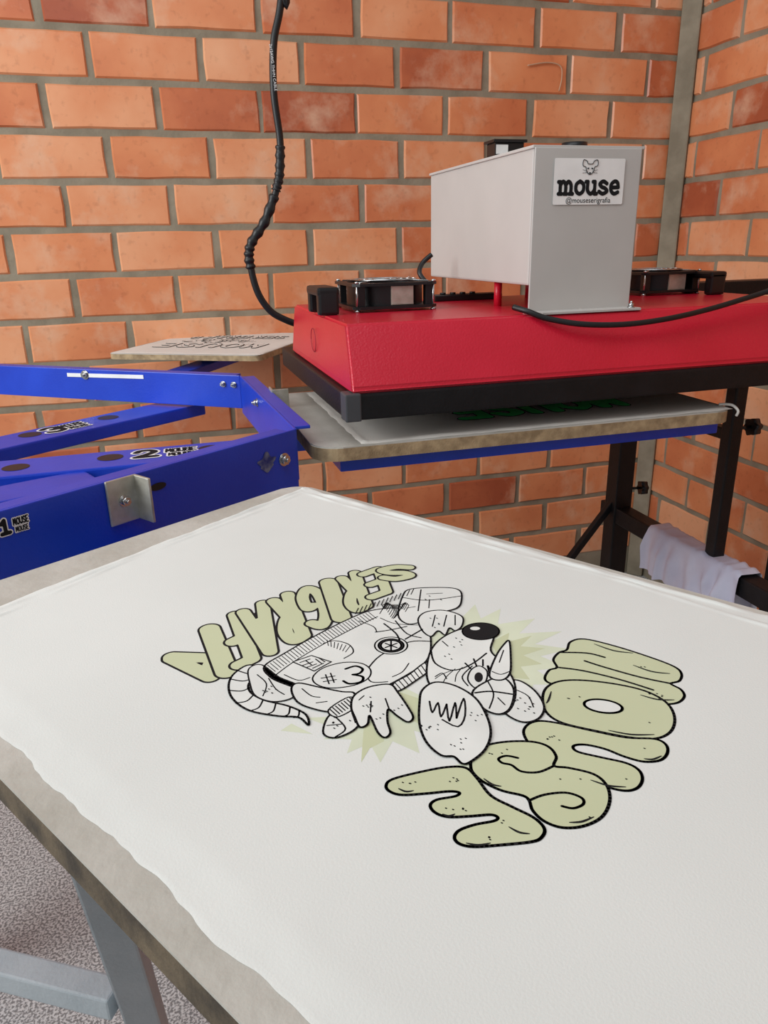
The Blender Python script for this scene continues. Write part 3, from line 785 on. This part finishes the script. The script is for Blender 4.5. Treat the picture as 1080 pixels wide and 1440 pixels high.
bm = B(); cyl(bm, (kx, BY0+.05, BZ1+.002), (kx, BY0+.05, BZ1+.012), .018, 24, .017); obj('cable_gland', bm, BLACKM, cb)
for (x, y) in ((BX0+.015, BY0+.13), (BX1-.03, BY0+.13), (BX1-.02, 1.22)):
    bm = B(); cyl(bm, (x, y, ZT-.001), (x, y, BZ0+.002), .006, 14); obj('support_post', bm, RED, press)
def fan(cx, cyy, h=.064, zt=.034):
    bm = B(); z = ZT
    def plate(z0, z1):
        n = 40; ci = []; co = []
        for i in range(n):
            t = 2*math.pi*i/n + math.pi/n; c_, s_ = math.cos(t), math.sin(t); m = max(abs(c_), abs(s_))
            ci.append((cx + .053*c_*h/.06, cyy + .053*s_*h/.06)); co.append((cx + h*c_/m, cyy + h*s_/m))
        V = [[bm.verts.new((x, y, zz)) for x, y in L_] for L_ in (ci, co) for zz in (z0, z1)]
        il, ih, ol, oh = V
        for i in range(n):
            j = (i+1) % n
            bm.faces.new((ih[i], oh[i], oh[j], ih[j])); bm.faces.new((il[j], ol[j], ol[i], il[i]))
            bm.faces.new((ol[i], ol[j], oh[j], oh[i])); bm.faces.new((il[j], il[i], ih[i], ih[j]))
    plate(z+.004, z+.008); plate(z+zt+.002, z+zt+.006)
    n = 32; r = h*.9
    va = [bm.verts.new((cx+r*math.cos(2*math.pi*i/n), cyy+r*math.sin(2*math.pi*i/n), z+.008)) for i in range(n)]
    vb = [bm.verts.new((cx+r*math.cos(2*math.pi*i/n), cyy+r*math.sin(2*math.pi*i/n), z+zt+.002)) for i in range(n)]
    for i in range(n): bm.faces.new((va[i], va[(i+1) % n], vb[(i+1) % n], vb[i])).smooth = True
    for sx in (-1, 1):
        for sy in (-1, 1): box(bm, (cx+sx*(h-.012), cyy+sy*(h-.012), z+zt/2+.005), (.012, .012, zt-.004), .001)
    f = obj('fan', bm, BLACKM, press)
    bm = B(); cyl(bm, (cx, cyy, z+.008), (cx, cyy, z+zt), .020, 24)
    for k in range(5):
        t = 2*math.pi*k/5; d = Vector((math.cos(t), math.sin(t), 0)); s = Vector((-d.y, d.x, 0)); c = Vector((cx, cyy, z+zt/2+.004))
        vs = [c+d*.018-s*.008+Vector((0,0,.008)), c+d*(h*.85)-s*.016+Vector((0,0,.008)), c+d*(h*.85)+s*.016-Vector((0,0,.008)), c+d*.018+s*.008-Vector((0,0,.008))]
        bm.faces.new([bm.verts.new(v) for v in vs])
    obj('rotor', bm, RUB, f)
    bm = B()
    for rr in (.018, .028, .038, .048):
        tube(bm, [(cx+rr*math.cos(2*math.pi*i/24), cyy+rr*math.sin(2*math.pi*i/24), z+zt+.009) for i in range(25)], .0009, 5, 0)
    for k in range(4):
        t = math.pi/4+math.pi/2*k; tube(bm, [(cx, cyy, z+zt+.009), (cx+h*1.15*math.cos(t), cyy+h*1.15*math.sin(t), z+zt+.007)], .0011, 5, 0)
    obj('grille', bm, CHROME, f)
    for sx in (-1, 1):
        for sy in (-1, 1):
            bm = B(); x, y = cx+sx*(h-.006), cyy+sy*(h-.006)
            cyl(bm, (x, y, z-.001), (x, y, z+zt+.009), .0016, 8); cyl(bm, (x, y, z+zt+.006), (x, y, z+zt+.0085), .0034, 6); cyl(bm, (x, y, z), (x, y, z+.003), .004, 6)
            obj('screw', bm, CHROME, f)
    bm = B(); box(bm, (cx+.010, cyy-h*.9-.0012, z+zt/2+.005), (.032, .001, .024), 0); box(bm, (cx+.010, cyy-h*.9+.002, z+zt/2+.005), (.034, .006, .026), 0)
    obj('label_plate', bm, STEEL, f)
fx = (U(487, 436, y=1.06).x + U(617, 430, y=1.06).x)/2
fan(fx+.006, 1.125)
fan(U(932, 400, y=1.16).x, 1.19, .060, .032)
def handle(x, y, L_=.080, h=.036):
    bm = B()
    box(bm, (x, y-L_/2+.008, ZT+h/2), (.030, .016, h), .004); box(bm, (x, y+L_/2-.008, ZT+h/2), (.030, .016, h), .004)
    box(bm, (x, y, ZT+h-.004), (.032, L_, .012), .004)
    obj('handle', bm, BLACKM, press)
handle(U(460, 440, y=1.06).x, 1.085); handle(U(1003, 410, y=1.1).x, 1.13)
bx0, bx1 = U(612, 400, y=1.235).x, U(690, 400, y=1.235).x
bm = B(); box(bm, ((bx0+bx1)/2, 1.225, ZT+.005), (bx1-bx0+.02, .035, .010), .002)
for k in range(4): cyl(bm, (bx0+.01+k*.018, 1.225, ZT+.010), (bx0+.01+k*.018, 1.225, ZT+.013), .005, 10)
obj('terminal_block', bm, BLACKM, press)
bm = B(); tube(bm, [U(607, 358, y=1.2), U(594, 370, y=1.2), U(590, 384, y=1.19), U(600, 398, y=1.18)], .004, 8)
obj('wire', bm, RUB, press)
bm = B(); pc = Vector((PX0+.0095, 1.10, 1.055))
tube(bm, [pc + Vector((-.001, .017*math.cos(t), .017*math.sin(t))) for t in [2*math.pi*i/24 for i in range(25)]], .0006, 5, 0)
obj('round_emblem', bm, REDD, press)
bm = B(); bar(bm, (.96, 1.34, 1.085), (1.42, 1.34, 1.085), .05, .030, .003); bar(bm, (.95, 1.24, 1.075), (.95, 1.345, 1.075), .03, .016, .002)
bar(bm, (1.41, 1.34, 0.0), (1.41, 1.34, 1.10), .05, .05, .003)
obj('swing_arm', bm, BLACK, press)

# cables
bm = B(); pts = [U(722, 432, y=.935), U(742, 438, y=.917), U(770, 448, y=.905), U(820, 456, y=.890), U(880, 456, y=.882), U(940, 448, y=.880), (U(1000, 434, y=.885)), U(1060, 416, y=.885), U(1120, 398, y=.885), U(1190, 395, y=.95)]
tube(bm, pts, .0038, 10)
obj('power_cord', bm, RUB, label='black cord draped along the front of the red cover', cat='cable')
bm = B(); yc = 1.33
pts = [Vector((U(399, 0, y=yc).x, yc, 2.7)), U(398, -120, y=yc), U(395, 0, y=yc), U(385, 60, y=yc), U(385, 130, y=yc), U(394, 200, y=yc), U(392, 250, y=yc), U(378, 300, y=yc), U(354, 340, y=yc), U(352, 370, y=yc), U(362, 410, y=yc), U(380, 437, y=yc), U(402, 450, y=yc), U(425, 458, y=yc)]
tube(bm, pts, .0058, 12)
hc = obj('hanging_cable', bm, RUB, label='thick black cable hanging down beside the left end of the red cover', cat='cable')
bm = B(); tube(bm, [U(394, 205, y=yc), U(393, 245, y=yc), U(388, 268, y=yc)], lambda t: .0075+.0012*math.sin(t*40), 12, 10)
obj('tape_wrap', bm, RUB, hc)
bm = B(); tube(bm, [U(386, 275, y=yc), U(372, 312, y=yc), U(354, 341, y=yc), U(350, 360, y=yc), U(353, 378, y=yc)], lambda t: .0080+.0012*math.sin(t*55), 12, 10)
obj('tape_wrap', bm, RUB, hc)
bm = B(); put_text(bm, '2x12AWG THHN CABLE', .006, U(384, 95, y=yc-.0068), (.06, 0, -1), (1, 0, .06), 0, 0); obj('cable_marking', bm, WHITE, hc)

# ------------------------------------------------------------ black stand on the right
XS = .905
def atx(px, py): return U(px, py, x=XS)
pa = U(868, 720, x=XS); pbm = atx(1003, 790)
std = thing('press_stand', 'black square-tube steel stand with clamp knobs at the right under the platen', 'stand', (XS, pa.y, 0))
bm = B(); bar(bm, (XS, pa.y, .02), (XS, pa.y, .90), .040, .040, .003); obj('post', bm, BLACK, std)
bm = B(); bar(bm, (XS+.0, pbm.y, .02), (XS+.0, pbm.y, .975), .024, .024, .003, up=Vector((0, 1, 0))); obj('post', bm, BLACK, std)
zl = pa.z
bm = B(); bar(bm, (XS, pa.y+.04, zl), (XS, .55, zl), .035, .035, .003); obj('side_rail', bm, BLACK, std)
bm = B(); bar(bm, (XS, pa.y, .87), (XS, pbm.y, .87), .020, .020, .002); obj('side_rail', bm, BLACK, std)
bm = B(); pz = U(866, 700, y=pa.y); pw = U(804, 782, y=pa.y); bar(bm, pz, pw + (pw-pz)*.6, .014, .014, .002); obj('brace', bm, BLACK, std)
for y in (pa.y, pbm.y): 
    bm = B(); box(bm, (XS, y, .01), (.09, .09, .02), .003); obj('foot_plate', bm, BLACK, std)
def knob(p, d, parent):
    p = Vector(p); d = Vector(d).normalized(); bm = B()
    cyl(bm, p, p+d*.03, .003, 10)
    a = d.orthogonal().normalized(); b = d.cross(a); n = 40; A = []; Bv = []
    for i in range(n):
        t = 2*math.pi*i/n; r = .014*(1+.13*math.cos(6*t)); k = (a*math.cos(t)+b*math.sin(t))*r
        A.append(bm.verts.new(p+d*.026+k)); Bv.append(bm.verts.new(p+d*.040+k*.95))
    for i in range(n): bm.faces.new((A[i], A[(i+1) % n], Bv[(i+1) % n], Bv[i])).smooth = True
    bm.faces.new(A[::-1]); bm.faces.new(Bv)
    obj('clamp_knob', bm, BLACKM, parent)
kz = U(905, 683, y=pa.y); knob((XS+.018, pa.y-.005, kz.z), (1, -.2, 0), std)
kz = U(1060, 600, y=pbm.y); knob((XS+.010, pbm.y, kz.z), (1, 0, 0), std)
bm = B(); nu, nv = 50, 36; G = []
y0, y1 = atx(924, 757).y, atx(1052, 831).y
for i in range(nu+1):
    row = []
    for j in range(nv+1):
        fu, fv = i/nu, j/nv
        y = y0 + (y1-y0)*fu; s_ = (fv-.50)*.22
        wob = noise.noise(Vector((fu*5, fv*3, 0))); fold = noise.noise(Vector((fu*11, fv*1.8, 7)))
        if abs(s_) < .022: x = XS + s_; z_ = zl + .022 + .008*abs(fold)
        else:
            sg = 1 if s_ > 0 else -1; k = min(1, (abs(s_)-.022)*25)
            x = XS + sg*(.0225 + .022*(.55+fold)*k); z_ = zl + .0205 - (abs(s_)-.022)*(1+.45*noise.noise(Vector((fu*4, 2, 1))))
        row.append(bm.verts.new((x, y + .03*wob*(fv-.5), z_)))
    G.append(row)
for i in range(nu):
    for j in range(nv): bm.faces.new((G[i][j], G[i+1][j], G[i+1][j+1], G[i][j+1])).smooth = True
obj('rag', bm, LAV, label='pale lavender rag draped over the black rail of the stand', cat='cloth')

# ------------------------------------------------------------ grey stand below the near board
q0 = U(158, 1285, z=.75); q1 = U(205, 1430, z=.595); dl = (q1-q0)/(q1.z-q0.z)
top = q0 + dl*(ZB-TH-.024-q0.z); bot = q0 + dl*(0-q0.z)
gs = thing('steel_support', 'grey painted steel leg frame standing on the floor beneath the nearest platen', 'stand', (bot.x, bot.y, 0))
bm = B(); bar(bm, bot, top, .026, .026, .002, up=Vector((0, 1, 0))); obj('leg', bm, LEG, gs)
e0 = U(165, 1405, z=.62); e1_ = U(-20, 1358, z=.62); dd = (e1_-e0).normalized()
bm = B(); bar(bm, e0, e0 + dd*.45, .022, .022, .002); obj('cross_bar', bm, LEG, gs)
e2 = e0 + dd*.45
bm = B(); bar(bm, (e2.x, e2.y, 0), (e2.x, e2.y, ZB-TH-.03), .03, .03, .002); obj('leg', bm, LEG, gs)
bm = B(); bar(bm, (top.x, top.y, ZB-TH-.013), (e2.x, e2.y, ZB-TH-.013), .03, .022, .002); obj('top_rail', bm, LEG, gs)

# ------------------------------------------------------------ light
def area(name, loc, tgt, sx, sy, e, col=(1, 1, 1)):
    l = bpy.data.lights.new(name, 'AREA'); l.shape = 'RECTANGLE'; l.size = sx; l.size_y = sy; l.energy = e; l.color = col
    o = bpy.data.objects.new(name, l); COL.objects.link(o); o.location = loc
    o.rotation_euler = (Vector(tgt)-Vector(loc)).to_track_quat('-Z', 'Y').to_euler()
area('window_light', (-2.3, .5, 2.0), (.4, 2.1, 1.2), 1.5, 1.3, 60, (.98, 1, 1))
area('overhead_fill', (-.3, .3, 2.8), (.3, 1.1, .9), 1.7, 1.3, 15, (.96, .98, 1))  # added area light overhead for soft fill; no known roof window there
w = bpy.data.worlds.new('world'); sc.world = w; w.use_nodes = True
w.node_tree.nodes['Background'].inputs[0].default_value = (.92, .97, 1, 1)
w.node_tree.nodes['Background'].inputs[1].default_value = .33
